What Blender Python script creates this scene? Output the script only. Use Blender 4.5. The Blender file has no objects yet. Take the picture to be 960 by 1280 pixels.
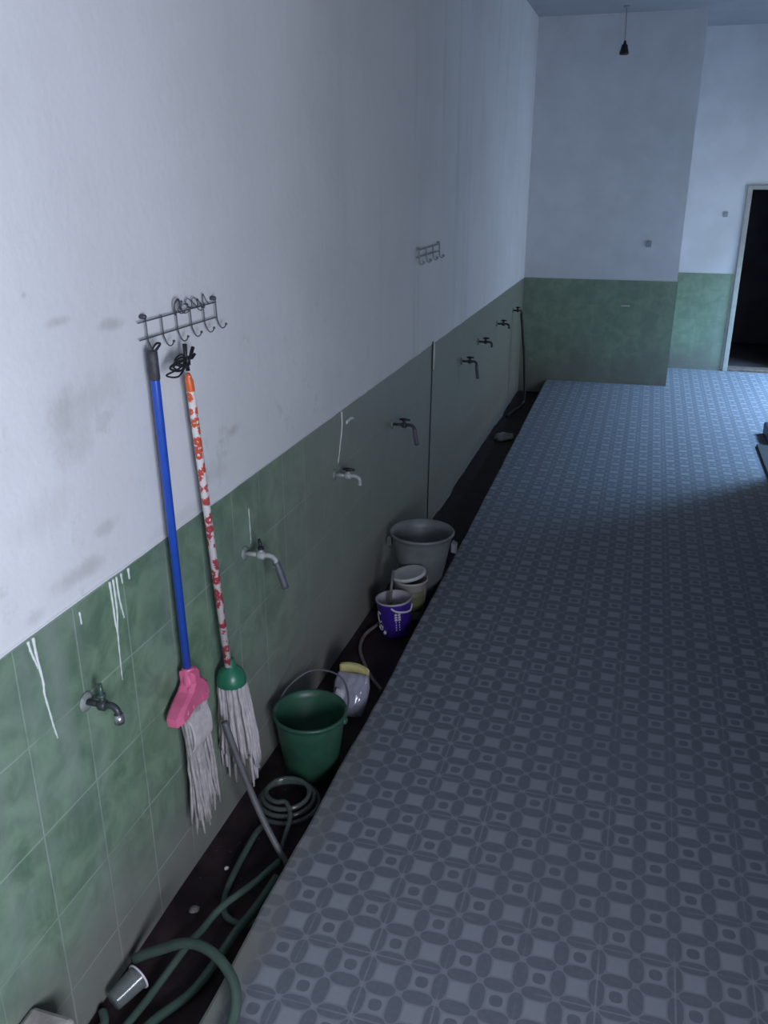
import bpy, bmesh, math, random
from mathutils import Vector, Matrix, noise
random.seed(7)
PI = math.pi
scene = bpy.context.scene
col = scene.collection

# ------------------------------------------------------------------ mesh builder
class MB:
    def __init__(s):
        s.v = []; s.f = []; s.m = []; s.sm = []
    def add(s, verts, faces, mi=0, smooth=False):
        o = len(s.v)
        s.v += [tuple(p) for p in verts]
        for f in faces:
            s.f.append([i + o for i in f]); s.m.append(mi); s.sm.append(smooth)
    def box(s, x0, x1, y0, y1, z0, z1, mi=0):
        v = [(x0,y0,z0),(x1,y0,z0),(x1,y1,z0),(x0,y1,z0),(x0,y0,z1),(x1,y0,z1),(x1,y1,z1),(x0,y1,z1)]
        s.add(v, [(0,3,2,1),(4,5,6,7),(0,1,5,4),(1,2,6,5),(2,3,7,6),(3,0,4,7)], mi)
    def tube(s, pts, r, n=10, mi=0, cap=True, flat=None):
        """round bar swept along points; r a number or a list"""
        P = [Vector(p) for p in pts]; k = len(P)
        R = r if isinstance(r, (list, tuple)) else [r] * k
        T = []
        for i in range(k):
            a = P[max(0, i-1)]; b = P[min(k-1, i+1)]
            T.append((b - a).normalized())
        ref = Vector((0,0,1)) if abs(T[0].z) < .9 else Vector((1,0,0))
        nrm = (ref - T[0] * ref.dot(T[0])).normalized()
        vs = []; fs = []
        for i in range(k):
            nrm = (nrm - T[i] * nrm.dot(T[i]))
            nrm = nrm.normalized() if nrm.length > 1e-6 else T[i].orthogonal().normalized()
            bn = T[i].cross(nrm)
            for j in range(n):
                a = 2*PI*j/n
                d = nrm*math.cos(a)*R[i] + bn*math.sin(a)*R[i]
                if flat: d = Vector((d.x*flat[0], d.y*flat[1], d.z*flat[2]))
                vs.append(P[i] + d)
        for i in range(k-1):
            for j in range(n):
                fs.append((i*n+j, i*n+(j+1)%n, (i+1)*n+(j+1)%n, (i+1)*n+j))
        if cap:
            fs.append(tuple(range(n-1, -1, -1))); fs.append(tuple((k-1)*n+j for j in range(n)))
        s.add(vs, fs, mi, True)
    def lathe(s, prof, n=40, c=(0,0,0), mi=0, a0=0, a1=2*PI):
        full = abs(a1-a0-2*PI) < 1e-6
        m = n if full else n+1
        vs = []; fs = []
        for (r, z) in prof:
            for j in range(m):
                a = a0 + (a1-a0)*j/n
                vs.append((c[0]+r*math.cos(a), c[1]+r*math.sin(a), c[2]+z))
        for i in range(len(prof)-1):
            for j in range(n):
                j2 = (j+1) % m
                fs.append((i*m+j, i*m+j2, (i+1)*m+j2, (i+1)*m+j))
        s.add(vs, fs, mi, True)
    def prism(s, poly, axis_vec, mi=0, smooth=False):
        n = len(poly); A = Vector(axis_vec)
        vs = [Vector(p) for p in poly] + [Vector(p)+A for p in poly]
        fs = [tuple(range(n-1,-1,-1)), tuple(range(n, 2*n))]
        for i in range(n): fs.append((i, (i+1)%n, n+(i+1)%n, n+i))
        s.add(vs, fs, mi, smooth)
    def ball(s, c, rx, ry=None, rz=None, nu=14, nv=8, mi=0, jit=0):
        ry = ry or rx; rz = rz or rx
        vs = []; fs = []
        for i in range(nv+1):
            th = PI*i/nv
            for j in range(nu):
                ph = 2*PI*j/nu
                d = Vector((math.sin(th)*math.cos(ph), math.sin(th)*math.sin(ph), math.cos(th)))
                k = 1 + jit*noise.noise(d*2.3 + Vector(c)*7)
                vs.append((c[0]+rx*d.x*k, c[1]+ry*d.y*k, c[2]+rz*d.z*k))
        for i in range(nv):
            for j in range(nu):
                fs.append((i*nu+j, (i+1)*nu+j, (i+1)*nu+(j+1)%nu, i*nu+(j+1)%nu))
        s.add(vs, fs, mi, True)
    def build(s, name, mats, parent=None, loc=None, bevel=None, solid=None, kind=None, label=None, recalc=True):
        me = bpy.data.meshes.new(name)
        me.from_pydata(s.v, [], s.f)
        mats = mats if isinstance(mats, (list, tuple)) else [mats]
        for m in mats: me.materials.append(m)
        for p, mi, sm in zip(me.polygons, s.m, s.sm):
            p.material_index = mi; p.use_smooth = sm
        bm = bmesh.new(); bm.from_mesh(me)
        bmesh.ops.remove_doubles(bm, verts=bm.verts, dist=1e-6)
        if recalc: bmesh.ops.recalc_face_normals(bm, faces=bm.faces)
        bm.to_mesh(me); bm.free()
        o = bpy.data.objects.new(name, me); col.objects.link(o)
        if loc: o.location = loc
        if parent: o.parent = parent
        if solid:
            md = o.modifiers.new('thick', 'SOLIDIFY'); md.thickness = solid; md.offset = 0
        if bevel:
            md = o.modifiers.new('edge', 'BEVEL'); md.width = bevel; md.segments = 2; md.limit_method = 'ANGLE'
        if kind: o['kind'] = kind
        if label: o['label'] = label
        return o

def smooth_path(pts, n=8):
    """Catmull-Rom through points"""
    P = [Vector(p) for p in pts]; P = [P[0]*2-P[1]] + P + [P[-1]*2-P[-2]]
    out = []
    for i in range(1, len(P)-2):
        a, b, c, d = P[i-1], P[i], P[i+1], P[i+2]
        for k in range(n):
            t = k/n
            out.append(.5*((2*b)+(c-a)*t+(2*a-5*b+4*c-d)*t*t+(3*b-a-3*c+d)*t**3))
    out.append(P[-2]); return out

def tag(o, label, cat, group=None, kind=None):
    o['label'] = label; o['category'] = cat
    if group: o['group'] = group
    if kind: o['kind'] = kind
    return o
def thing(name, label, cat, loc=(0,0,0), group=None):
    o = bpy.data.objects.new(name, None); col.objects.link(o)
    o.empty_display_size = .05; o.location = loc
    return tag(o, label, cat, group)
def rel(pts, loc):
    L = Vector(loc); return [Vector(p)-L for p in pts]

# ------------------------------------------------------------------ materials
class NT:
    def __init__(s, name):
        s.mat = bpy.data.materials.new(name); s.mat.use_nodes = True
        s.t = s.mat.node_tree; s.N = s.t.nodes; s.L = s.t.links
        s.b = s.N['Principled BSDF']
    def put(s, sock, v):
        if hasattr(v, 'is_linked') or hasattr(v, 'links'): s.L.new(v, sock)
        else: sock.default_value = v
    def m(s, op, a, b=None, c=None):
        n = s.N.new('ShaderNodeMath'); n.operation = op
        s.put(n.inputs[0], a)
        if b is not None: s.put(n.inputs[1], b)
        if c is not None: s.put(n.inputs[2], c)
        return n.outputs[0]
    def xyz(s, kind='Object'):
        tc = s.N.new('ShaderNodeTexCoord'); sp = s.N.new('ShaderNodeSeparateXYZ')
        s.L.new(tc.outputs[kind], sp.inputs[0]); s.co = tc.outputs[kind]
        return sp.outputs[0], sp.outputs[1], sp.outputs[2]
    def noise(s, scale, detail=4, rough=.55, stretch=None, dist=0):
        n = s.N.new('ShaderNodeTexNoise'); n.inputs['Scale'].default_value = scale
        n.inputs['Detail'].default_value = detail; n.inputs['Roughness'].default_value = rough
        n.inputs['Distortion'].default_value = dist
        if stretch:
            mp = s.N.new('ShaderNodeMapping'); mp.inputs['Scale'].default_value = stretch
            s.L.new(s.co, mp.inputs[0]); s.L.new(mp.outputs[0], n.inputs['Vector'])
        else: s.L.new(s.co, n.inputs['Vector'])
        return n.outputs[0]
    def step(s, v, a, b):
        n = s.N.new('ShaderNodeMapRange'); n.interpolation_type = 'SMOOTHSTEP'
        s.put(n.inputs[0], v); n.inputs[1].default_value = a; n.inputs[2].default_value = b
        return n.outputs[0]
    def mix(s, f, a, b):
        n = s.N.new('ShaderNodeMix'); n.data_type = 'RGBA'
        s.put(n.inputs[0], f)
        for sock, v in ((n.inputs[6], a), (n.inputs[7], b)):
            if isinstance(v, tuple): sock.default_value = v if len(v) == 4 else v+(1,)
            else: s.L.new(v, sock)
        return n.outputs[2]
    def bump(s, h, strength=.3, dist=.01):
        n = s.N.new('ShaderNodeBump'); n.inputs['Strength'].default_value = strength
        n.inputs['Distance'].default_value = dist
        s.L.new(h, n.inputs['Height']); s.L.new(n.outputs[0], s.b.inputs['Normal'])
    def out(s, c=None, rough=.5, **kw):
        if c is not None:
            if isinstance(c, tuple): s.b.inputs['Base Color'].default_value = c if len(c) == 4 else c+(1,)
            else: s.L.new(c, s.b.inputs['Base Color'])
        s.put(s.b.inputs['Roughness'], rough)
        for k, v in kw.items(): s.put(s.b.inputs[k.replace('_', ' ')], v)
        return s.mat

def plain(name, c, rough=.5, var=.12, nscale=18, spec=.5, metal=0, trans=0, bump=0):
    n = NT(name); n.xyz()
    f = n.noise(nscale, 3)
    d = tuple(max(0, k*(1-var*1.6)) for k in c); l = tuple(min(1, k*(1+var)) for k in c)
    cc = n.mix(n.step(f, .3, .7), d, l)
    if bump: n.bump(f, bump, .004)
    n.out(cc, rough, Metallic=metal, Transmission_Weight=trans, Specular_IOR_Level=spec)
    return n.mat

def mat_white_wall():
    n = NT('old_white_paint'); x, y, z = n.xyz()
    big = n.noise(1.3, 5, .6); mid = n.noise(7, 5, .65); fine = n.noise(45, 3)
    c = n.mix(n.step(big, .35, .7), (.76,.77,.80), (.70,.71,.73))
    # scuffed low band of damp, greyish blotches
    band = n.m('MULTIPLY', n.step(z, 1.95, 1.35), n.step(y, 4.6, 2.2))
    blot = n.step(mid, .575, .68)
    c = n.mix(n.m('MULTIPLY', n.m('MULTIPLY', band, blot), .42), c, (.50,.505,.51))
    # single stains and one darker streak (y, z, half width, half height, strength)
    for (sy, sz, ry, rz, k) in ((1.64,1.71,.05,.012,.55),(1.845,1.676,.05,.014,.6),(1.66,1.49,.12,.09,.36),(1.60,1.47,.06,.07,.3),(1.75,1.52,.14,.05,.28),
                                (2.44,1.245,.06,.022,.75),(2.36,1.235,.03,.015,.6),(1.62,1.12,.11,.028,.6),(1.72,1.19,.05,.02,.5),
                                (2.20,1.25,.03,.05,.7),(2.235,1.16,.02,.03,.6),(2.01,1.49,.016,.07,.55),(2.33,1.15,.09,.04,.4),  # narrowest entry: darker streak by the blue handle
                                (1.54,1.78,.012,.01,.6),(1.42,1.09,.04,.02,.45),(2.1,1.08,.2,.03,.3),(1.5,1.3,.12,.05,.25)):
        a = n.m('DIVIDE', n.m('SUBTRACT', y, sy), ry); b = n.m('DIVIDE', n.m('SUBTRACT', z, sz), rz)
        d = n.m('SQRT', n.m('ADD', n.m('MULTIPLY', a, a), n.m('MULTIPLY', b, b)))
        d = n.m('ADD', d, n.m('MULTIPLY', n.m('SUBTRACT', mid, .5), 3.2))
        msk = n.m('MULTIPLY', n.step(d, 1.35, .1), k*.72)
        c = n.mix(msk, c, (.37,.36,.35))
    # vertical damp runs further along
    st = n.noise(3, 3, .5, (1, 2.2, .12))
    c = n.mix(n.m('MULTIPLY', n.step(st, .52, .75), n.m('MULTIPLY', n.step(y, 2.8, 5), .22)), c, (.42,.45,.43))
    n.bump(n.m('ADD', n.m('MULTIPLY', big, 1.6), n.m('ADD', n.m('MULTIPLY', mid, .4), n.m('MULTIPLY', fine, .04))), .30, .02)
    return n.out(c, .75, Specular_IOR_Level=.25)

def mat_tile(axis, off, green=(.195,.300,.200), dark=(.098,.172,.112)):
    """20 x 25 cm marbled green tiles; axis = which coordinate runs along the wall"""
    n = NT('green_marbled_tile'); x, y, z = n.xyz()
    s = y if axis == 'y' else x
    fine = n.noise(9, 6, .62, dist=.6); mid = n.noise(3.2, 4, .55)
    c = n.mix(n.step(fine, .33, .68), dark, green)
    c = n.mix(n.m('MULTIPLY', n.step(mid, .42, .75), .45), c, (.235,.305,.26))
    def line(v, o, per, w):
        f = n.m('FRACT', n.m('ADD', n.m('DIVIDE', n.m('SUBTRACT', v, o), per), 100.5))
        d = n.m('MULTIPLY', n.m('ABSOLUTE', n.m('SUBTRACT', f, .5)), per)
        return n.step(d, w, w*.45)
    g = n.m('MAXIMUM', line(s, off, .2137, .0035), line(z, 1.054, .25, .0035))
    gv = n.m('MULTIPLY', g, n.step(n.noise(2.6, 3, .5), .3, .62))
    # individual tiles slightly lighter or darker
    wn = n.N.new('ShaderNodeTexWhiteNoise'); wn.noise_dimensions = '2D'
    cb = n.N.new('ShaderNodeCombineXYZ')
    n.put(cb.inputs[0], n.m('FLOOR', n.m('DIVIDE', n.m('SUBTRACT', s, off), .2137)))
    n.put(cb.inputs[1], n.m('FLOOR', n.m('DIVIDE', n.m('SUBTRACT', z, 1.054), .25)))
    n.L.new(cb.outputs[0], wn.inputs['Vector'])
    c = n.mix(n.m('MULTIPLY', wn.outputs[0], .16), c, (.085,.13,.105))
    # chalky limescale runs, soap film rising from the foot of the wall
    run = n.noise(5, 4, .6, (1, 1.6, .10) if axis == 'y' else (1.6, 1, .10))
    c = n.mix(n.m('MULTIPLY', n.step(run, .50, .74), .38), c, (.27,.29,.29))
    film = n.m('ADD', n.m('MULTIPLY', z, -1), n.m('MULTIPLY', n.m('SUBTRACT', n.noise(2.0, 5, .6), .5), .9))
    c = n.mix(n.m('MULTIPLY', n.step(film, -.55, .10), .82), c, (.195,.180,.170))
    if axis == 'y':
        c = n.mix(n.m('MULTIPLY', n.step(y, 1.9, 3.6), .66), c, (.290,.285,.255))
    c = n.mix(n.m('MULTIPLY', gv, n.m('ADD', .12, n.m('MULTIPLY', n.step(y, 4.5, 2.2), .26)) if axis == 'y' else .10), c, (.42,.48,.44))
    n.bump(n.m('ADD', n.m('MULTIPLY', g, -1.0), n.m('MULTIPLY', mid, .6)), .25, .004)
    return n.out(c, n.m('ADD', .34, n.m('MULTIPLY', fine, .3)), Specular_IOR_Level=.35)

def mat_floor():
    n = NT('patterned_floor_tile'); x, y, z = n.xyz()
    u = n.m('DIVIDE', n.m('SUBTRACT', x, 1.495), .1); v = n.m('DIVIDE', n.m('SUBTRACT', y, 1.91), .1)
    a = n.m('ABSOLUTE', n.m('SUBTRACT', n.m('FRACT', n.m('ADD', u, 200)), .5))
    b = n.m('ABSOLUTE', n.m('SUBTRACT', n.m('FRACT', n.m('ADD', v, 200)), .5))
    du = n.m('SUBTRACT', .5, a); dv = n.m('SUBTRACT', .5, b)
    def petal(d, t):
        q = n.m('ADD', n.m('POWER', n.m('DIVIDE', d, .195), 2.3), n.m('POWER', n.m('DIVIDE', t, .405), 2.9))
        return n.step(q, 1.18, .86)
    pet = n.m('MAXIMUM', petal(du, b), petal(dv, a))
    mx = n.m('MAXIMUM', a, b)
    sq = n.step(mx, .275, .24)
    par = n.m('ABSOLUTE', n.m('MODULO', n.m('ADD', n.m('FLOOR', n.m('ADD', u, 200)), n.m('FLOOR', n.m('ADD', v, 200))), 2))
    dotq = n.m('ADD', n.m('POWER', n.m('DIVIDE', a, .175), 2.6), n.m('POWER', n.m('DIVIDE', b, .175), 2.6))
    dot = n.m('MULTIPLY', n.step(dotq, 1.25, .75), n.m('SUBTRACT', 1, par))
    mot = n.noise(60, 3, .6); big = n.noise(1.1, 4, .55)
    c = n.mix(sq, FL_MID, FL_LIGHT)
    c = n.mix(n.m('MULTIPLY', n.m('MULTIPLY', sq, n.m('SUBTRACT', 1, par)), .35), c, FL_MID)
    c = n.mix(pet, c, FL_DARK)
    c = n.mix(dot, c, FL_DARK)
    def line(vv):
        f = n.m('FRACT', n.m('ADD', n.m('MULTIPLY', vv, .5), 100.5))
        return n.step(n.m('ABSOLUTE', n.m('SUBTRACT', f, .5)), .018, .008)
    g = n.m('MULTIPLY', n.m('MAXIMUM', line(u), line(v)), n.step(n.noise(3.1, 3), .4, .6))
    c = n.mix(n.m('MULTIPLY', g, .55), c, FL_LIGHT)
    c = n.mix(n.m('MULTIPLY', n.step(mot, .4, .7), .22), c, FL_MID)
    c = n.mix(n.m('MULTIPLY', n.step(big, .45, .7), .30), c, (.15,.163,.20))
    # worn brownish cement along the channel edge
    wear = n.m('ADD', n.m('SUBTRACT', x, .36), n.m('MULTIPLY', n.m('SUBTRACT', n.noise(4.5, 4), .5), .26))
    wmask = n.m('MULTIPLY', n.step(wear, .075, .0), n.step(y, 3.2, 2.4))
    c = n.mix(n.m('MULTIPLY', wmask, .5), c, (.19,.18,.165))
    strip = n.m('MULTIPLY', n.step(n.m('ADD', x, n.m('MULTIPLY', n.m('SUBTRACT', n.noise(9, 2), .5), .05)), .385, .36), n.step(y, 1.75, 1.62))
    c = n.mix(strip, c, (.20,.20,.185))
    n.bump(n.m('ADD', n.m('MULTIPLY', g, -.6), n.m('MULTIPLY', big, .8)), .15, .004)
    return n.out(c, n.m('ADD', .42, n.m('MULTIPLY', mot, .2)), Specular_IOR_Level=.35)

FL_DARK = (.130,.141,.173); FL_MID = (.208,.222,.255); FL_LIGHT = (.262,.277,.314)

def mat_gutter():
    n = NT('wet_dark_channel'); x, y, z = n.xyz()
    f = n.noise(6, 5, .6)
    c = n.mix(n.step(f, .35, .7), (.019,.013,.016), (.044,.030,.033))
    spk = n.noise(38, 2)
    c = n.mix(n.m('MULTIPLY', n.step(spk, .70, .76), .5), c, (.16,.14,.14))
    n.bump(f, .5, .01)
    return n.out(c, n.m('ADD', .35, n.m('MULTIPLY', f, .4)), Specular_IOR_Level=.12)

def mat_cement(name='rough_cement', c=(.20,.19,.18)):
    n = NT(name); n.xyz(); f = n.noise(14, 6, .65)
    cc = n.mix(n.step(f, .3, .7), tuple(k*.65 for k in c), tuple(k*1.15 for k in c))
    n.bump(f, .5, .01); return n.out(cc, .85)

def mat_dull(name, c): return plain(name, c, .8, .05, 3)
def mat_floral():
    n = NT('floral_print_wrap'); x, y, z = n.xyz()
    mp = n.N.new('ShaderNodeMapping'); mp.inputs['Scale'].default_value = (36, 36, 36)
    n.L.new(n.co, mp.inputs[0])
    vo = n.N.new('ShaderNodeTexVoronoi'); vo.inputs['Scale'].default_value = 1
    n.L.new(mp.outputs[0], vo.inputs['Vector'])
    nz = n.noise(150, 2)
    d = n.m('ADD', vo.outputs['Distance'], n.m('MULTIPLY', n.m('SUBTRACT', nz, .5), .7))
    fl = n.m('MULTIPLY', n.step(d, .54, .44), n.step(d, .08, .17))
    red = n.mix(n.step(z, .95, 1.45), (.42,.05,.07), (.62,.10,.03))
    wht = n.mix(n.step(z, .85, 1.2), (.62,.55,.55), (.72,.68,.68))
    c = n.mix(fl, wht, red)
    top = n.m('MULTIPLY', n.step(z, 1.452, 1.455), n.step(z, 1.50, 1.492))
    c = n.mix(top, c, (.72,.14,.03))
    return n.out(c, .4)

def glass_plastic(name, c, rough=.15, mixf=.5):
    """thin clear plastic: part transparent, part glossy film"""
    n = NT(name); n.xyz()
    f = n.noise(30, 3)
    n.out(c, rough, Specular_IOR_Level=.8)
    tr = n.N.new('ShaderNodeBsdfTransparent'); ms = n.N.new('ShaderNodeMixShader')
    tr.inputs[0].default_value = (.9,.93,.92,1)
    n.put(ms.inputs[0], n.m('ADD', mixf-.1, n.m('MULTIPLY', f, .2)))
    n.L.new(tr.outputs[0], ms.inputs[1]); n.L.new(n.b.outputs[0], ms.inputs[2])
    n.L.new(ms.outputs[0], n.N['Material Output'].inputs[0])
    return n.mat

M = dict(
    wall=mat_white_wall(), tile=mat_tile('y', 1.3315), tileb=mat_tile('x', .10, (.285,.38,.275), (.205,.295,.215)),
    floor=mat_floor(), gutter=mat_gutter(), cement=mat_cement(), block=mat_cement('pale_cement', (.42,.39,.37)),
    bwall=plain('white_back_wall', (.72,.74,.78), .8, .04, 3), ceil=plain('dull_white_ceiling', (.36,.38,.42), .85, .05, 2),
    dwall=mat_dull('dull_grey_green_wall', (.36,.38,.38)), cream=plain('cream_door_paint', (.42,.42,.38), .5, .05), darkroom=plain('dark_room_wall', (.075,.065,.075), .8, .2, 2),  # dwall: unseen walls, darkened to hold down bounced light
    sill=plain('worn_brown_sill', (.16,.12,.10), .6, .2),
    wire=plain('dark_wire', (.09,.09,.11), .45, .1, 20, metal=.6), palewire=plain('overpainted_wire', (.30,.33,.36), .6, .1),
    blue=plain('blue_plastic', (.018,.075,.42), .32, .06), grip=plain('grey_black_grip', (.045,.045,.055), .6, .25, 60),
    pink=plain('pink_plastic', (.66,.135,.26), .38, .08), yarn=plain('grey_white_yarn', (.43,.40,.405), .95, .10, 30),
    yarnd=plain('dirty_yarn', (.36,.33,.33), .95, .14, 30), floral=mat_floral(), green=plain('green_plastic', (.026,.088,.054), .42, .1),
    black=plain('black_cord', (.012,.012,.016), .5, .1), gcap=plain('dark_green_cap', (.022,.155,.085), .35, .1),
    steel=plain('dull_chrome', (.55,.56,.58), .25, .05, metal=.9), tapgrey=plain('pale_grey_tap', (.36,.37,.37), .35, .08),
    flange=plain('mortar_flange', (.22,.25,.235), .7, .2, 40), tapdark=plain('dark_tap', (.03,.035,.038), .4, .1), ghose=plain('grey_rubber_hose', (.10,.105,.13), .45, .1),
    hose=plain('green_garden_hose', (.065,.105,.085), .4, .12, 10, trans=.15), hosed=plain('dark_green_hose', (.05,.085,.07), .35, .12, 10),
    greyh=plain('grey_pipe', (.10,.10,.105), .45, .1), tan=plain('greyish_tan_hose', (.20,.175,.165), .4, .1),
    bgrey=plain('grey_bucket_plastic', (.18,.195,.20), .45, .12, 8), purple=plain('purple_plastic', (.045,.018,.24), .35, .08),
    rim=plain('pale_plastic', (.38,.36,.40), .4, .08), white=plain('white_plastic', (.58,.56,.60), .4, .05),
    creamp=plain('cream_plastic', (.40,.385,.35), .45, .06), olive=plain('olive_label', (.16,.17,.085), .5, .15, 12),
    lidg=plain('grey_white_lid', (.56,.56,.57), .45, .06), yellow=plain('faded_yellow_card', (.46,.40,.17), .5, .12, 25),
    bag=glass_plastic('clear_bag_film', (.34,.34,.42), .12, .75), clear=glass_plastic('clear_plastic', (.22,.24,.24), .15, .35),
    clearhose=glass_plastic('clear_hose', (.10,.115,.11), .15, .55),
    mat=plain('dark_mat', (.018,.018,.022), .8, .2), navy=plain('dark_blue_plastic', (.012,.02,.05), .5, .1),
    stain=plain('grey_wall_plate', (.30,.33,.37), .6, .1), paint=plain('white_paint_drip', (.66,.70,.68), .45, .03),
    stone=mat_cement('pale_mortar', (.26,.23,.22)),
)

# ------------------------------------------------------------------ setting
ZG, D, D2, XR, YN, ZC = 1.054, 9.342, 10.35, 3.3, -2.4, 3.45
XS = 1.525                                    # where the back wall steps back

def structure(mb, name, mats, **k): return mb.build(name, mats, kind='structure', **k)

# left wall, white plaster above the tiles, with paint runs over them
b = MB()
ys = [YN + i*(D+1.0-YN)/90 for i in range(91)]; zs = [-.4 + i*(ZC+.4)/36 for i in range(37)]
vs = []
for y in ys:
    for z in zs:
        w = .006*noise.noise(Vector((0, y*.9, z*.9)))+.003*noise.noise(Vector((3, y*3, z*3)))
        vs.append((-.002 + w*.2, y, z))
k = len(zs); fs = [(i*k+j, (i+1)*k+j, (i+1)*k+j+1, i*k+j+1) for i in range(len(ys)-1) for j in range(k-1)]
b.add(vs, fs, 0, True)
b.add([(-.2,YN,-.4),(-.2,D+1,-.4),(-.2,D+1,ZC),(-.2,YN,ZC)], [(0,1,2,3)], 0)
# paint lip along the tile tops
lip = []
n = 220
for i in range(n+1):
    y = YN + (D-YN)*i/n
    lip.append((-.003, y, ZG + .004 + .006*noise.noise(Vector((y*4, 1, 0))) + .004*noise.noise(Vector((y*15, 5, 0)))))
b.tube(lip, .0042, 6, 0)
def drip(pts, r0, r1):
    P = [(.0015, y, z) for y, z in pts]; q = smooth_path(P, 5); m = len(q)
    b.tube(q, [r0 + (r1-r0)*i/(m-1) + .0006*math.sin(i*1.9) for i in range(m)], 6, 1, flat=(.6,1,1))
drip([(1.401,1.05),(1.403,1.0),(1.410,.93),(1.408,.90),(1.416,.84),(1.421,.80),(1.428,.765)], .0050, .0022)
drip([(1.383,1.05),(1.388,1.02),(1.398,.985),(1.402,.97)], .0045, .0025)
drip([(1.700,1.05),(1.703,.99),(1.704,.93),(1.708,.90),(1.706,.86),(1.704,.80),(1.703,.76)], .0042, .0015)
drip([(1.716,1.05),(1.717,1.0),(1.716,.95),(1.708,.905)], .0042, .0028)
drip([(1.731,1.05),(1.733,.99),(1.741,.94),(1.744,.925)], .004, .002)
drip([(1.786,1.05),(1.787,1.018)], .005, .003)
drip([(1.752,1.05),(1.754,1.02)], .004, .002)
drip([(1.569,1.03),(1.571,.995)], .0035, .0028)
drip([(2.52,.95),(2.522,.86),(2.521,.82)], .0022, .0015)
drip([(3.50,1.05),(3.50,.98),(3.47,.90),(3.44,.83)], .006, .003)
drip([(3.56,.985),(3.62,.99),(3.66,.98)], .010, .006)
structure(b, 'wall_left', [M['wall'], M['paint']], recalc=False)

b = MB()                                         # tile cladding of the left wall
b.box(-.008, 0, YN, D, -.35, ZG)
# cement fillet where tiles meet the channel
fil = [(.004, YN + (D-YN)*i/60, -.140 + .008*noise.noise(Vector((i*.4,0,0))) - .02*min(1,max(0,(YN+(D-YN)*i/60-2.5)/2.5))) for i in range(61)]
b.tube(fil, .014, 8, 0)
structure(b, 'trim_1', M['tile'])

b = MB()                                         # back wall: nearer part, then a recess with the doorway
b.box(-.2, XS, D, D2+.15, -.4, ZC)
DX0, DX1, DZ = 2.20, 3.05, 1.915
b.box(XS, DX0, D2, D2+.15, -.4, ZC); b.box(DX1, XR+.15, D2, D2+.15, -.4, ZC); b.box(DX0, DX1, D2, D2+.15, DZ, ZC)
structure(b, 'wall_back', M['bwall'])
b = MB(); b.box(0, XS+.001, D-.008, D, -.3, ZG+.003)
b.box(XS, XS+.008, D-.008, D2-.009, -.05, ZG+.003)
b.box(XS+.008, 2.128, D2-.008, D2, -.05, ZG+.002)
structure(b, 'trim_2', M['tileb'])
b = MB()                                         # door frame
for x0, x1 in ((2.150, DX0), (DX1, 3.10)): b.box(x0, x1, D2-.03, D2+.14, 0, DZ+.04)
b.box(DX0, DX1, D2-.03, D2+.14, DZ, DZ+.04)
fr = structure(b, 'door_1', M['cream'], bevel=.004)
b = MB(); b.box(DX0, DX1, D2-.02, D2+.18, -.02, .025); structure(b, 'trim_3', M['sill'], bevel=.006)
b = MB()                                         # room behind the doorway, its gloom painted into near-black walls
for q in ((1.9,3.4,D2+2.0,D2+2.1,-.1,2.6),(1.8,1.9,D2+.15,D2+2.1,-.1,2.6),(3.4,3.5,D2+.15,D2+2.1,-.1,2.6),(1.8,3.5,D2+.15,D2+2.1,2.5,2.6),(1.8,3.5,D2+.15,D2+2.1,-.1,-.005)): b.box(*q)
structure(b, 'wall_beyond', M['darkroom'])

b = MB(); b.box(-.2, XR+.15, YN-.15, D2+.15, ZC, ZC+.12); structure(b, 'ceiling', M['ceil'])

WY0, WY1, WZ0, WZ1 = -1.80, -.20, .85, 2.0        # window behind the photographer
XN, YJ = 2.5, 6.75                                # near part of the right wall and where it ends
OY0, OY1, OZ = 7.35, 10.15, 2.15                   # side opening near the far end
b = MB()
for q in ((YN-.15,WY0,-.4,ZC),(WY0,WY1,-.4,WZ0),(WY0,WY1,WZ1,ZC),(WY1,YJ,-.4,ZC)):
    b.box(XN, XN+.15, q[0], q[1], q[2], q[3])
b.box(XN+.15, XR+.15, YJ-.15, YJ, -.4, ZC)
for q in ((YJ,OY0,-.4,ZC),(OY0,OY1,OZ,ZC),(OY1,D2+.15,-.4,ZC)):
    b.box(XR, XR+.15, q[0], q[1], q[2], q[3])
structure(b, 'wall_right', M['dwall'])
b = MB()
for y in (WY0, (WY0+WY1)/2-.025, WY1-.05): b.box(XN+.04, XN+.09, y, y+.05, WZ0, WZ1)
for z in (WZ0, WZ1-.05): b.box(XN+.04, XN+.09, WY0, WY1, z, z+.05)
structure(b, 'window_1', M['cream'])
b = MB()
for y in (OY0, OY1-.06): b.box(XR-.01, XR+.14, y, y+.06, 0, OZ)
b.box(XR-.01, XR+.14, OY0, OY1, OZ-.06, OZ)
structure(b, 'door_2', M['cream'])
b = MB(); 
b.box(-.2, XN+.15, YN-.15, YN, -.4, ZC)
structure(b, 'wall_rear', M['dwall'])

# raised tiled floor with a slightly uneven edge towards the channel
edge = [(.326,YN),(.327,1.593),(.328,1.797),(.331,2.156),(.332,2.427),(.341,2.998),(.335,3.506),(.334,4.614),(.317,6.768),(.297,9.158),(.295,D2+.15)]
def edge_x(y):
    for (x0,y0),(x1,y1) in zip(edge, edge[1:]):
        if y0 <= y <= y1: return x0 + (x1-x0)*(y-y0)/(y1-y0)
b = MB(); vs = []; fs = []
prof = [(0.012,-.001,0),(.004,-.004,0),(0,-.012,0),(0,-.35,0)]
m = 160
for i in range(m+1):
    y = YN + (D2+.15-YN)*i/m
    e = edge_x(y) + .004*noise.noise(Vector((y*3,0,4))) + .003*noise.noise(Vector((y*11,0,8)))
    vs += [(XR+1.6 if y > OY0 and y < OY1 else XR+.15 if y > YJ-.1 else XN+.1, y, 0)] + [(e+p[0], y, p[1]) for p in prof]
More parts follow.
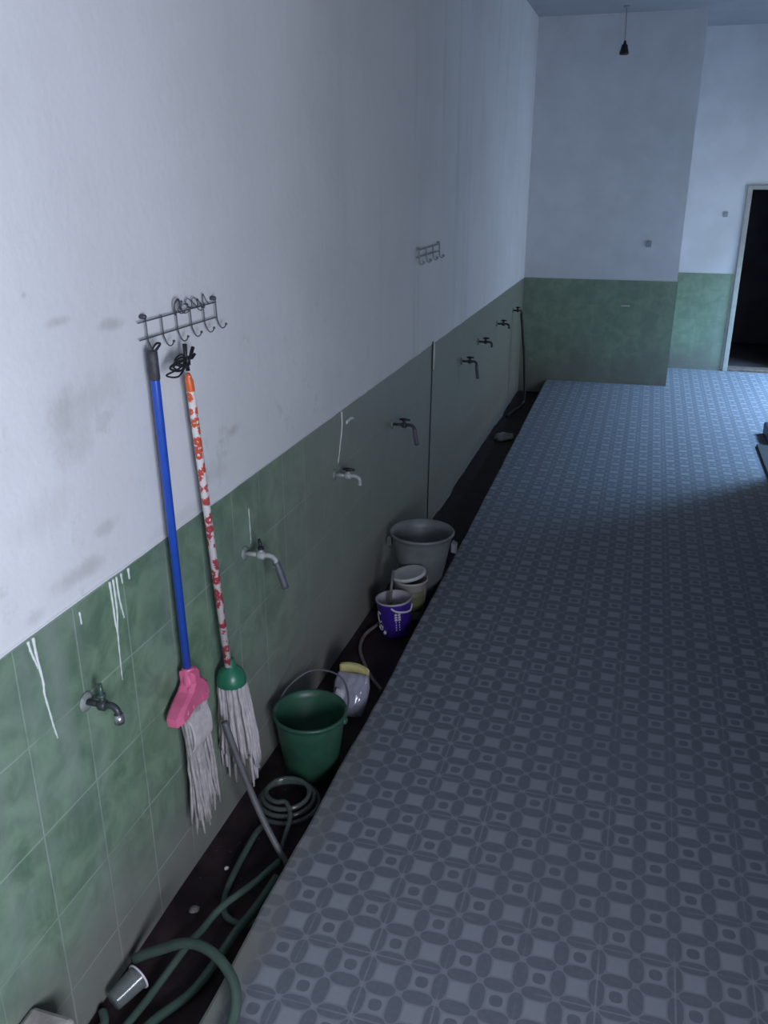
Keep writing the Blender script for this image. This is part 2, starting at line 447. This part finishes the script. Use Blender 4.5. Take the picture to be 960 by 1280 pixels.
for i in range(m):
    for j in range(4):
        fs.append((i*5+j, (i+1)*5+j, (i+1)*5+j+1, i*5+j+1))
for q, f in enumerate(fs): b.add([vs[i] for i in f], [(0,1,2,3)], 0 if q % 4 == 0 or q % 4 == 1 else 1, False)
structure(b, 'floor', [M['floor'], M['cement']])

def gz(y): return -.106 - .036*min(1, max(0, (y-2.2)/2.6))
b = MB(); vs = []; fs = []
for i in range(81):
    y = YN + (D-YN)*i/80
    for j in range(7):
        x = -.005 + .36*j/6
        vs.append((x, y, gz(y) + .006*noise.noise(Vector((x*9, y*4, 0))) - .004))
for i in range(80):
    for j in range(6): fs.append((i*7+j, i*7+j+1, (i+1)*7+j+1, (i+1)*7+j))
b.add(vs, fs, 0, True)
structure(b, 'trim_4', M['gutter'])

# ------------------------------------------------------------------ taps
def tap(y, z, L, style, label, hose=None, lever='up'):
    t = thing('water_tap', label, 'tap', (0, y, z), 'taps along the green tiled wall')
    body = M['tapgrey'] if style == 'pale' else M['steel'] if style == 'chrome' else M['tapdark']
    b = MB(); b.tube([(.0005,0,0),(.004,0,0),(.007,0,0)], [.026,.026,.016], 16); b.build('flange', M['flange'], t)
    b = MB(); b.tube([(.004,0,0),(L*.5,0,0)], .0080, 12)
    b.tube([(L*.42,0,0),(L*.46,0,0),(L*.62,0,0),(L*.66,0,0)], [.011,.015,.015,.011], 12)
    sp = smooth_path([(L*.6,0,0),(L*.82,0,.002),(L*.97,0,-.008),(L,0,-.024),(L,0,-.038)], 5)
    b.tube(sp, [.0088]*(len(sp)-3) + [.0088,.0102,.0102], 12)
    b.tube([(L*.54,0,.008),(L*.54,0,.024)], .008, 10)
    sp_o = b.build('spout', body, t)
    if style == 'green':
        b = MB(); b.tube([(L,0,-.020),(L,0,-.044)], [.0125,.013], 14); b.build('nozzle', M['steel'], sp_o, label='chrome nozzle')
    b = MB()
    if lever == 'up':
        b.tube([(L*.54,0,.022),(L*.54,0,.030)], .0105, 12)
        b.tube([(L*.54,0,.028),(L*.50,.004,.046),(L*.46,.008,.056)], [.007,.006,.0045], 8)
    else:
        b.tube([(L*.54,0,.022),(L*.54,0,.029)], .011, 12)
        b.tube([(L*.34,0,.029),(L*.54,0,.031),(L*.80,0,.029)], [.005,.0075,.005], 8)
    b.build('lever', M['black'] if style != 'green' else M['hosed'], t, label='black tap lever' if style in ('pale','chrome') else None)
    if hose:
        b = MB(); h = smooth_path(rel(hose, (0,y,z)), 6); b.tube(h, .0125, 12); b.build('spout_hose', M['ghose'], t, label='dark grey hose end pushed onto the spout')
    return t
tap(1.545,.792,.092,'green','dark tap with green lever and bright spout, left of the mops near the photographer')
tap(2.467,.806,.118,'pale','pale grey tap with a dark hose stub, right of the floral mop handle',[(.118,2.467,.785),(.128,2.467,.76),(.149,2.467,.693)])
tap(3.392,.793,.118,'pale','white tap with black lever and no hose, third from the near end','', 'flat')
tap(4.313,.782,.125,'dark','dark tap with a short hose stub, just left of the thin wall cable',[(.125,4.313,.765),(.128,4.313,.74),(.140,4.313,.678)],'flat')
tap(6.151,.776,.112,'dark','dark tap with a hanging hose stub, first one right of the thin wall cable',[(.112,6.151,.755),(.114,6.151,.73),(.124,6.151,.655)],'flat')
tap(6.80,.809,.109,'dark','small dark bare tap, second one right of the thin wall cable',None,'flat')
tap(7.671,.822,.110,'dark','small dark bare tap next to the long hanging hose in the corner',None,'flat')
tap(8.618,.812,.090,'dark','farthest dark tap at the corner, the long dark hose hangs from it',None,'flat')
b = MB(); P = smooth_path([(.090,8.618,.79),(.094,8.61,.74),(.12,8.60,.55),(.140,8.6,.38),(.155,8.6,.18),(.165,8.6,.0),(.160,8.58,-.08),(.14,8.50,-.118),(.10,8.35,-.122),(.07,8.1,-.122)], 8)
b.tube(P, .014, 10); tag(b.build('hanging_hose', M['black']), 'long dark hose hanging from the farthest tap into the corner of the channel', 'hose')

b = MB(); b.tube(smooth_path([(.006,5.206,1.075),(.006,5.200,.96),(.006,5.18,.6),(.006,5.150,.1),(.006,5.145,-.125)], 6), .0034, 8)
t = b.build('wall_cable', M['black']); tag(t, 'thin dark vertical cable running down the green tiles above the grey bucket', 'cable')
b = MB(); b.tube([(.010,5.225,1.06),(.010,5.216,.90)], .006, 8); b.build('pale_sleeve', M['paint'], t, label='short pale sleeve beside the cable top')

# ------------------------------------------------------------------ hook racks
def rack(y0, y1, zt, zl, zb, nh, mat, label, r, lean=0, zrise=0):
    t = thing('wire_hook_rack', label, 'hook rack', (0, y0, zt))
    L = y1-y0
    for z in (zt, zl):
        b = MB(); b.tube(rel([(.010, y0-.03, z), (.010, y1+.008, z)], (0,y0,zt)), r, 8); b.build('rail', mat, t)
    for i in range(nh):
        y = y0 + L*i/(nh-1)
        pts = [(.014,y,zt+.006),(.014,y+.003,zl),(.014,y+.008,zb+.014),(.018,y+.011,zb),(.025,y+.012,zb-.006),(.032,y+.014,zb-.003),(.036,y+.016,zb+.006)]
        b = MB(); q = smooth_path(rel(pts, (0,y0,zt)), 5); b.tube(q, r, 8)
        b.ball(q[-1], r*2.2, nu=8, nv=6); b.build('hook', mat, t)
    for y in (y0, y1):
        b = MB(); b.tube(rel([(-.006,y,zt+.012),(.010,y,zt+.012),(.013,y,zt+.012)], (0,y0,zt)), [.0055,.0065,.003], 8)
        b.ball(Vector((.011,y-y0,.012)), .0065, nu=8, nv=6); b.build('nail', mat, t)
    return t
rack(1.967, 2.356, 1.664, 1.620, 1.594, 6, M['wire'], 'dark wire rack with six hooks holding the two mops on the white wall', .0018)
rack(4.80, 5.29, 1.643, 1.605, 1.572, 4, M['palewire'], 'faint painted over wire rack on the white wall further along', .004)
# loose curls of wire on the near rack
b = MB(); pts = []
for i in range(46):
    tt = i/45
    y = 2.13 + .17*tt; r = .016 + .008*math.sin(i*1.1)
    pts.append((.016 + .008*math.sin(i*.9), y + r*.6*math.cos(i*.8), 1.676 + r*math.sin(i*.8)*.9))
b.tube(smooth_path(pts, 3), .0015, 6); b.tube(smooth_path([(.016,2.115,1.66),(.018,2.112,1.69),(.02,2.13,1.70),(.018,2.14,1.672)], 5), .0028, 6)
tag(b.build('wire_curl', M['wire']), 'loose curl of thin wire tangled on the top rail of the hook rack', 'wire')

# ------------------------------------------------------------------ mops
def yarn(name, parent, loc, mat, roots, tips, r, n=8, droop=.01, seed=1, kind='stuff', core=None):
    rnd = random.Random(seed); b = MB()
    if core:                                      # tightly packed inner strands
        a0, a1, rx, ry0, ry1 = core; nn = 26; vs = []; fs = []
        for i in range(11):
            q = i/10; c = Vector(a0).lerp(Vector(a1), q) - Vector(loc)
            for j in range(nn):
                a = 2*PI*j/nn; k = (1 + .10*math.sin(j*2.4+i*.3)) * (1-.35*max(0, q-.8)/.2)
                vs.append((c.x+rx*math.cos(a)*k, c.y+(ry0+(ry1-ry0)*q)*math.sin(a)*k, c.z+.012*math.sin(j*5.3)*q))
        for i in range(10):
            for j in range(nn): fs.append((i*nn+j, i*nn+(j+1)%nn, (i+1)*nn+(j+1)%nn, (i+1)*nn+j))
        fs += [tuple(range(nn)), tuple(10*nn+j for j in range(nn))]
        b.add(vs, fs, 0, True)
    for (a, c) in zip(roots, tips):
        a = Vector(a)-Vector(loc); c = Vector(c)-Vector(loc)
        P = []
        bow = Vector((rnd.uniform(-.4,1), rnd.uniform(-1,1), 0))*droop
        for i in range(n+1):
            s = i/n
            p = a.lerp(c, s) + bow*math.sin(s*PI) + Vector((rnd.uniform(-1,1), rnd.uniform(-1,1), 0))*.0022
            P.append(p)
        b.tube(P, [r]*(n-1)+[r*.95, r*.75], 6)
    return b.build(name, mat, parent, kind=kind)

# blue-handled mop with the pink clamp
o = (.045, 1.95, .60)
mop = thing('mop', 'mop with blue handle, pink clamp head and long grey yarn hanging on the wall', 'mop', o, 'mops hanging from the wire rack')
H0, H1, H2 = Vector((.040,1.941,1.596)), Vector((.040,1.943,1.520)), Vector((.042,1.963,.615))
b = MB(); b.tube(rel([H1 + (H1-H2).normalized()*.01, H1, H2], o), .0122, 16); b.build('handle', M['blue'], mop)
b = MB(); d = (H0-H1).normalized()
b.tube(rel([H1, H1+d*.004, H0-d*.004, H0], o), [.0125,.0138,.0138,.0115], 16); b.build('grip', M['grip'], mop)
b = MB(); b.tube(rel(smooth_path([(.04,1.935,1.594),(.048,1.95,1.612),(.045,1.975,1.607),(.036,1.958,1.590)], 5), o), .003, 6); b.build('hanging_loop', M['black'], mop)
# pink fan-shaped clamp
b = MB()
top = [(1.942,.650),(1.984,.648)]
outl = [(1.945,.650),(1.948,.610),(1.925,.590),(1.880,.570),(1.845,.548),(1.848,.520),(1.880,.520),(1.93,.532),(1.985,.522),(2.03,.512),(2.045,.535),(2.036,.570),(2.010,.600),(1.984,.618),(1.981,.650)]
cx_, cz_ = 1.957, .58
vs = []; k = len(outl)
for xx, sc in ((.022,.86),(.030,1.0),(.062,1.0),(.074,.80)):
    for (yy, zz) in outl: vs.append((xx-o[0], cx_+(yy-cx_)*sc-o[1], cz_+(zz-cz_)*(sc*.5+.5)-o[2]))
fs = [tuple(range(k-1,-1,-1)), tuple(3*k+i for i in range(k))]
for rr in range(3):
    for i in range(k): fs.append((rr*k+i, rr*k+(i+1)%k, (rr+1)*k+(i+1)%k, (rr+1)*k+i))
b.add(vs, fs, 0, False)
b.tube(rel([(.044,1.963,.655),(.046,1.962,.60),(.060,1.955,.56)], o), [.018,.021,.012], 14)
for yy in (1.89, 1.925, 1.985, 2.01): b.tube(rel([(.058,1.960+(yy-1.96)*.3,.60),(.074,yy,.54)], o), [.006,.004], 6)
b.build('clamp_head', M['pink'], mop, bevel=.004)
rnd = random.Random(3); roots = []; tips = []
for i in range(72):
    s = rnd.random(); y = 1.89 + .125*s
    roots.append((.035+.035*rnd.random(), y, .535-.012*s))
    tips.append((.030+.055*rnd.random(), 1.895 + .150*(s*.7+.3*rnd.random()), rnd.choice([.10,.13,.17,.22,.34,.15]) + rnd.uniform(-.03,.03)))
yarn('yarn_strands', mop, o, M['yarnd'], roots, tips, .0052, droop=.012, seed=4, core=((.052,1.953,.53),(.056,1.965,.20),.020,.055,.042))
# doubled over bundle at the clamp
b = MB()
for i in range(16):
    y = 1.90 + .10*i/15
    b.tube(rel(smooth_path([(.062,y,.525),(.080,y+.003,.48),(.078,y+.008,.42),(.066,y+.008,.395)], 4), o), .0055, 6)
b.build('folded_yarn', M['yarn'], mop)

# floral mop
o = (.060, 2.15, .55)
mop2 = thing('mop', 'mop with red flowered white handle, green cap and thick white yarn', 'mop', o, 'mops hanging from the wire rack')
A, B_, C_ = Vector((.045,2.105,1.506)), Vector((.046,2.108,1.48)), Vector((.060,2.182,.535))
hb = MB(); d = (C_-B_).normalized()
hb.tube([A, A+d*.006, A+d*.022, B_+d*.012, C_], [.005,.0075,.0118,.0118,.0118], 16)
hd = hb.build('handle', M['floral'], mop2); hd.location = -Vector(o)
b = MB(); b.tube(rel([(.045,2.1065,1.512),(.044,2.102,1.545),(.044,2.101,1.586)], o), [.006,.0052,.0062], 10)
b.build('hanging_tip', M['black'], mop2)
b = MB()
rnd = random.Random(11)
for q in range(6):
    a = rnd.uniform(.08,.145); hgt = rnd.uniform(-.022,.012); w = rnd.uniform(.006,.014)
    b.tube(rel(smooth_path([(.046,2.104,1.54),(.054,2.104-a*.5,1.54+hgt+w),(.056,2.104-a,1.545+hgt),(.054,2.104-a*.5,1.535+hgt-w*.7),(.046,2.104,1.535)], 6), o), .0026, 6)
b.tube(rel([(.042,2.095,1.532),(.05,2.118,1.55),(.05,2.135,1.572)], o), .0055, 7); b.tube(rel([(.042,2.095,1.545),(.052,2.122,1.545),(.052,2.138,1.552)], o), .0045, 7)
b.tube(rel([(.046,2.104,1.528),(.046,2.104,1.552)], o), .0095, 8)
b.build('tied_cord', M['black'], mop2)
b = MB(); cc = Vector((.064,2.19,.47))-Vector(o)
b.lathe([(.0,.088),(.014,.087),(.0145,.066),(.024,.058),(.040,.042),(.047,.020),(.049,.0),(.045,-.004),(.0,-.004)], 28, cc)
b.build('cap', M['gcap'], mop2)
roots = []; tips = []
for i in range(100):
    a = rnd.uniform(0,2*PI); rr = .043*math.sqrt(rnd.random()) if i > 45 else .044
    roots.append((.064+rr*math.cos(a), 2.19+rr*math.sin(a), .470))
    k = 1.45
    zt = .155 + rnd.uniform(-.02,.03) + (.05 if math.sin(a) < -.3 else 0)
    if i > 90: zt -= .07
    tips.append((max(.014, .076+rr*k*math.cos(a)), 2.195+rr*k*math.sin(a), zt))
yarn('yarn_strands', mop2, o, M['yarn'], roots, tips, .0052, droop=.010, seed=9, core=((.064,2.19,.468),(.076,2.195,.19),.040,.040,.052))

# ------------------------------------------------------------------ buckets and cans
def pail_profile(r0, r1, h, t=.0035, lip=.007):
    return [(0,.0),(r0-.006,0),(r0,.004),(r0+(r1-r0)*.9,h*.9),(r1-.001,h-.016),(r1+lip-.002,h-.014),(r1+lip,h-.006),(r1+lip-.003,h),(r1-t,h-.001),(r0+(r1-r0)*.9-t,h*.88),(r0-t,.008),(0,.008)]
def put_bucket(name, label, cat, c, r0, r1, h, mat, group='buckets in the channel'):
    t = thing(name, label, cat, c, group)
    b = MB(); b.lathe(pail_profile(r0, r1, h), 56); b.build('body', mat, t)
    return t
zb = gz(2.54)-.001
g = put_bucket('bucket', 'green plastic bucket in the channel right of the mop yarn', 'bucket', (.190,2.545,zb), .098, .134, .272, M['green'])
for s in (-1, 1):
    b = MB(); b.ball((s*.138, 0, .250), .010, .016, .014, 10, 8); b.build('handle_ear', M['green'], g)
b = MB(); b.tube(smooth_path([(-.140,.0,.25),(-.128,.10,.285),(-.070,.165,.325),(.0,.178,.335),(.070,.160,.325),(.118,.10,.285),(.140,0,.25)], 8), .0038, 8)
b.build('handle', M['ghose'], g, label='thin grey carrying handle tipped backwards')

gb = put_bucket('bucket', 'large grey bucket in the channel below the thin wall cable', 'bucket', (.213,4.16,gz(4.16)-.004), .090, .168, .388, M['bgrey'])
b = MB()
b.prism([(.165,-.028,.345),(.165,.028,.345),(.192,.018,.335),(.192,-.018,.335)], (0,0,-.055)); b.build('handle_ear', M['bgrey'], gb, bevel=.004)
b = MB(); b.prism([(-.165,-.028,.345),(-.192,-.018,.335),(-.192,.018,.335),(-.165,.028,.345)], (0,0,-.055)); b.build('handle_ear', M['bgrey'], gb, bevel=.004)

pc = thing('paint_pail', 'open purple plastic pail with white lettering, standing in front of the cream pail', 'pail', (.199,3.702,gz(3.70)+.004), 'small pails in the channel')
pc.rotation_euler = (0, -.07, 0)
R0, R1, HH = .078, .086, .192
b = MB(); b.lathe([(0,0),(R0-.004,0),(R0,.004),(R1,HH-.012)], 48); body = b
b = MB(); b.lathe([(R1,HH-.012),(R1+.004,HH-.010),(R1+.005,HH-.002),(R1+.002,HH),(R1-.003,HH-.002),(R1-.004,HH*.6),(R0-.004,.03),(0,.03)], 48); b.build('rim', M['rim'], pc, label='pale rim and pale inside')
# print: marks lie on the curved wall facing the photographer
def onwall(a, z, e=.0012):
    r = R0 + (R1-R0)*z/HH + e; return (r*math.cos(a), r*math.sin(a), z)
b = body
ring = []
for i in range(23):
    q = .7 + 5.0*i/22
    ring.append(onwall(-PI*.77 + .22*math.cos(q), .105 + .030*math.sin(q)))
b.tube(ring, .0042, 6, 1, flat=(.5,.5,1))
b.tube([onwall(-PI*.75+.2*math.cos(q), .050+.013*math.sin(q)) for q in [i*2*PI/12 for i in range(12)]], .003, 6, 1)
for q in range(7):
    for cidx, a0 in enumerate((-1.22, -1.02)):
        z = .135 - q*.014
        s = (.0075, .0060) if q < 3 else (.0030, .0036)
        b.add([onwall(a0-s[0]/R1, z-s[1]), onwall(a0+s[0]/R1, z-s[1]), onwall(a0+s[0]/R1, z+s[1]*.6), onwall(a0-s[0]/R1*.4, z+s[1])], [(0,1,2,3)], 1)
b.ball(onwall(-PI*.64,.030), .009, .009, .011, 8, 6, 1)
b.build('body', [M['purple'], M['white']], pc, recalc=False)
b = MB(); b.tube(smooth_path([onwall(-1.45,.172,.004),onwall(-1.2,.156,.006),onwall(-.8,.146,.008),onwall(-.3,.140,.009),onwall(.1,.158,.006)], 6), .0045, 8, flat=(1,1,1.2)); b.build('handle', M['white'], pc, label='white handle strap')
b = MB(); b.tube([(.166,3.695,-.05),(.170,3.700,.073),(.182,3.705,.215)], [.013,.0085,.0075], 12); b.tube([(.155,3.69,-.085),(.166,3.695,-.045)], [.022,.018], 10)
tag(b.build('brush', M['greyh']), 'grey brush standing in the purple pail, its stick rising above the rim', 'brush')

cc = thing('paint_pail', 'cream pail with olive label and a loose tilted lid, between the purple and grey pails', 'pail', (.215,3.920,gz(3.92)-.002), 'small pails in the channel')
r0, r1, hh = .076, .086, .215
b = MB(); b.lathe([(0,0),(r0-.004,0),(r0,.004),(r1,hh-.014),(r1+.004,hh-.012),(r1+.005,hh-.003),(r1+.002,hh),(r1-.003,hh-.002),(r0-.004,.01),(0,.01)], 48); b.build('body', M['creamp'], cc)
b = MB(); b.lathe([(r0+(r1-r0)*z/hh+.001, z) for z in (.05,.09,.13,.165)], 16, (0,0,0), 0, -1.25, -.35); b.build('label_panel', M['olive'], cc, solid=.001, label='olive green printed panel')
b = MB(); b.lathe([(0,.006),(.074,.006),(.080,.008),(.088,.008),(.090,.004),(.090,-.008),(.087,-.008),(.086,.002),(0,.002)], 44)
ld = b.build('lid', M['lidg'], cc, loc=(-.010,.0,.2345)); ld.rotation_euler = (.05, -.19, 0)

# ------------------------------------------------------------------ packet, hoses, stick
o = (.20, 2.94, gz(2.94))
pk = thing('plastic_packet', 'shiny clear plastic packet with faded yellow top flap behind the green bucket', 'packet', o)
b = MB(); nu, nv = 22, 20; vs = []; fs = []
for side in (-1, 1):
    for i in range(nu+1):
        for j in range(nv+1):
            s = i/nu*2-1; tt = j/nv
            w = .080*(1-.10*(1-tt)**3) * (1-.15*max(0, tt-.7)/.3); hgt = .165*tt
            th = .048*max(0,(1-s*s))**.5*max(0, math.sin(PI*min(1,.08+tt*.92)))**.6
            cr = .011*noise.noise(Vector((s*3+side*9, tt*4, 1))) + .006*noise.noise(Vector((s*8, tt*9, side*3)))
            edge_f = 0 if i in (0, nu) or j in (0, nv) else 1
            vs.append((s*w + .01*tt, side*(th + cr*edge_f) + tt*.06, hgt - .02*(1-tt)*s*s*0 + .004))
per = (nu+1)*(nv+1)
for side in range(2):
    for i in range(nu):
        for j in range(nv):
            q = side*per + i*(nv+1)+j; fs.append((q, q+nv+1, q+nv+2, q+1))
b.add(vs, fs, 0, True); b.build('bag', M['bag'], pk)
b = MB(); top = []
for i in range(13):
    s = i/12*2-1; top.append((s*.064 + .012, .062 + .010*(1-s*s)))
for dy in (-.004, .004):
    vs = []
    for (xx, yy) in top: 
        s = (xx-.012)/.064
        vs += [(xx, yy+dy, .153+.009*(1-s*s)-.006*s), (xx, yy+dy+.004*(dy>0), .196+.010*(1-s*s)-.006*s)]
    b.add(vs, [(2*i, 2*i+2, 2*i+3, 2*i+1) for i in range(12)], 0, True)
b.build('top_flap', M['yellow'], pk, solid=.0012, label='faded yellow cardboard flap')
b = MB(); b.ball((-.03,.0,.07), .035, .022, .05, 12, 8, jit=.4); b.ball((.03,.005,.06), .030, .02, .045, 12, 8, jit=.4); b.build('contents', M['rim'], pk)

# grey pipe leaning on the wall behind the yarn
b = MB()
b.tube(smooth_path([(.086,2.082,.392),(.112,2.082,.30),(.152,2.078,.18),(.200,2.070,.06),(.252,2.058,-.035),(.295,2.046,-.096)], 8), .0108, 12)
tag(b.build('leaning_pipe', M['greyh']), 'long grey plastic pipe leaning out of the channel against the mop yarn', 'pipe')

def hose(name, pts, r, mat, label, n=8):
    b = MB(); b.tube(smooth_path(pts, n), r, 12); return tag(b.build(name, mat), label, 'hose')
f = -.092
# long green hose: coil by the bucket, along the channel, out over the floor edge near the photographer
hose('garden_hose', [(.275,2.03,f+.02),(.235,1.92,f+.02),(.185,1.80,f+.027),(.160,1.72,f+.012),(.150,1.65,f+.02),(.135,1.56,f+.01),(.120,1.46,f),(.105,1.36,f),(.10,1.26,f)], .0108, M['hose'],
     'straight green hose run lying along the middle of the channel')
hose('garden_hose', [(.030,1.560,-.070),(.060,1.560,-.045),(.117,1.557,-.005),(.190,1.556,.042),(.255,1.545,.066),(.325,1.515,.076),(.385,1.475,.062),(.412,1.435,.036),(.420,1.385,.017),(.422,1.30,.015),(.43,1.15,.015)], .0145, M['hose'],
     'thick green hose arching out of the channel onto the tiled floor in the foreground')
hose('garden_hose', [(.150,2.195,f),(.138,2.15,f),(.140,2.06,f),(.146,1.96,f),(.160,1.87,f),(.190,1.80,f),(.245,1.775,f+.004),(.300,1.80,f+.0),(.312,1.87,f),(.314,1.93,f)], .0105, M['hose'],
     'green hose bending in a loop in the channel beside the leaning pipe')
hose('garden_hose', [(.300,1.95,f+.032),(.286,1.82,f+.030),(.266,1.72,f+.026),(.250,1.62,f+.012),(.225,1.52,f+.0),(.165,1.40,f+.0),(.155,1.28,f)], .0135, M['hosed'],
     'dark green hose lying along the foot of the floor edge')
hose('garden_hose', [(.024,1.405,f),(.050,1.37,f),(.046,1.31,f),(.028,1.24,f)], .012, M['hosed'],
     'short dark green hose bend against the wall foot beside the clear cup')
# clear coil by the green bucket
cp = []
for i in range(56):
    a = -2.2 + i*.36; rr = .118 - .0009*i + .010*math.sin(i*.37)
    cp.append((.178 + rr*math.cos(a), 2.325 + rr*.86*math.sin(a), -.099 + .0011*i + .010*math.sin(a+.6) + .008))
cp += [(.236,2.22,-.05),(.245,2.16,-.07),(.250,2.10,-.088)]
b = MB(); b.tube(smooth_path(cp, 4), .0085, 10)
tag(b.build('hose_coil', M['clearhose']), 'coil of clear hose in the channel in front of the green bucket', 'hose')
hose('thin_hose', [(.110,3.80,-.115),(.091,3.74,-.118),(.062,3.62,-.117),(.075,3.50,-.116),(.115,3.40,-.113),(.205,3.25,-.111),(.285,3.15,-.109)], .0085, M['tan'],
     'thin greyish tan hose curving on the dark channel floor in front of the purple pail')

# clear cup lying under the hose arch
o = (.058, 1.468, gz(1.5)+.034)
cup = thing('plastic_cup', 'clear plastic cup lying on its side in the channel under the arching hose', 'cup', o)
b = MB(); b.lathe([(0,-.045),(.026,-.045),(.028,-.040),(.034,.040),(.037,.044),(.035,.046),(.0325,.040),(.0265,-.038),(0,-.042)], 28); q = b.build('cup_wall', M['clear'], cup); 
cup.rotation_euler = (-1.45, 0, -.35)
b = MB(); b.lathe([(.0335,.042),(.0375,.041),(.0385,.0455),(.036,.047),(.0335,.046)], 28); b.build('cup_rim', M['white'], cup, label='whitish rolled rim')

b = MB(); b.box(0.001, .12, .80, 1.20, gz(1)-.012, .165)
tag(b.build('cement_block', M['block'], bevel=.012), 'pale cement block standing in the near end of the channel against the wall', 'block')
for (x, y, r, rz, name, lab) in ((.15,7.42,.085,.022,'mortar_lump','flat pale lump of mortar in the far channel'), (.105,1.985,.008,.006,'pebble','tiny white pebble on the dark channel floor left of the leaning pipe'),
                            (.085,1.80,.016,.006,'mortar_crumb','small pale crumb on the channel floor left of the green hose loop')):
    b = MB(); b.ball((0,0,rz*.5), r, r*1.5 if r > .05 else r, rz, 16, 8, jit=.5)
    tag(b.build(name, M['white'] if name == 'pebble' else M['cement'] if name == 'mortar_crumb' else M['stone'], loc=(x,y,gz(y)-.004)), lab, 'rubble')

# ------------------------------------------------------------------ small things on the far side
lp = thing('light_bulb_holder', 'black hanging lamp holder on a thin wire near the far wall', 'lamp', (.815, 9.0, ZC))
b = MB(); b.tube([(0,0,0),(.006,0,-.15),(.010,0,-.29)], .004, 6); b.tube([(0,0,0),(0,0,-.012)], [.03,.024], 12); b.build('wire', M['palewire'], lp)
b = MB(); b.lathe([(0,.045),(.010,.045),(.014,.020),(.026,.012),(.030,-.010),(.040,-.045),(.043,-.060),(.034,-.068),(0,-.066)], 20, (.012,0,-.320)); b.build('socket', M['black'], lp)
def plate(x, y, z, w, h, mat, name, lab, cat):
    b = MB(); b.box(-w/2, w/2, -.012, 0, -h/2, h/2); o = b.build(name, mat, bevel=.003, loc=(x,y,z)); tag(o, lab, cat)
plate(1.214, D, 1.414, .05, .06, M['stain'], 'wall_box', 'small grey wall box on the far wall left of the step', 'wall box')
plate(1.965, D2, 1.667, .045, .055, M['stain'], 'wall_box', 'small grey wall box on the far wall next to the doorway', 'wall box')
plate(1.05, D-.008, .806, .085, .014, M['white'], 'wall_clip', 'small white strip stuck on the green tiles of the far wall', 'strip')
b = MB(); b.box(2.215, 2.49, 6.05, 7.263, .0, .02); tag(b.build('floor_mat', M['mat'], bevel=.004), 'dark mat lying at the right edge of the tiled floor', 'mat')
b = MB(); b.box(2.305, 2.48, 7.29, 7.70, 0, .10); tag(b.build('plastic_crate', M['navy'], bevel=.012), 'dark blue low box on the floor behind the mat at the right edge', 'box')

# ------------------------------------------------------------------ daylight and fill
def area(name, loc, rot, sx, sy, power, c):
    L = bpy.data.lights.new(name, 'AREA'); L.shape = 'RECTANGLE'; L.size = sx; L.size_y = sy; L.energy = power; L.color = c
    o = bpy.data.objects.new(name, L); col.objects.link(o); o.location = loc; o.rotation_euler = rot; return o
def aim(p, q): return (Vector(q)-Vector(p)).to_track_quat('-Z', 'Y').to_euler()
area('window_daylight', (XN+.22, (WY0+WY1)/2, (WZ0+WZ1)/2), aim((XN, 0, 1), (0, 1.25, 1)), 1.15, 1.6, 228, (.80,.855,1.0))
p = (XR+1.4, 9.15, 3.55)
area('side_opening_daylight', p, aim(p, (1.9, 8.7, 0)), 1.4, 1.4, 840, (.36,.64,1.0))
area('side_opening_fill', (XR+.35, (OY0+OY1)/2, 1.15), (0, PI/2, 0), 2.0, 2.2, 29, (.80,.90,1.0))  # fill lamp added at the side opening to lift the far walls
W = bpy.data.worlds.new('sky'); scene.world = W; W.use_nodes = True
bg = W.node_tree.nodes['Background']; bg.inputs[0].default_value = (.45,.62,1,1); bg.inputs[1].default_value = .3

# ------------------------------------------------------------------ camera
cam = bpy.data.cameras.new('camera'); co = bpy.data.objects.new('camera', cam); col.objects.link(co)
cam.sensor_width = 36; cam.lens = 1077.56*36/1280; cam.clip_start = .02
co.location = (1.2314, 0, 2.0); co.rotation_euler = (PI/2-.3668, 0, .2877)
scene.camera = co
vs_ = scene.view_settings; vs_.view_transform = 'Standard'; vs_.look = 'None'; vs_.gamma = 1; vs_.use_curve_mapping = False; vs_.exposure = 0
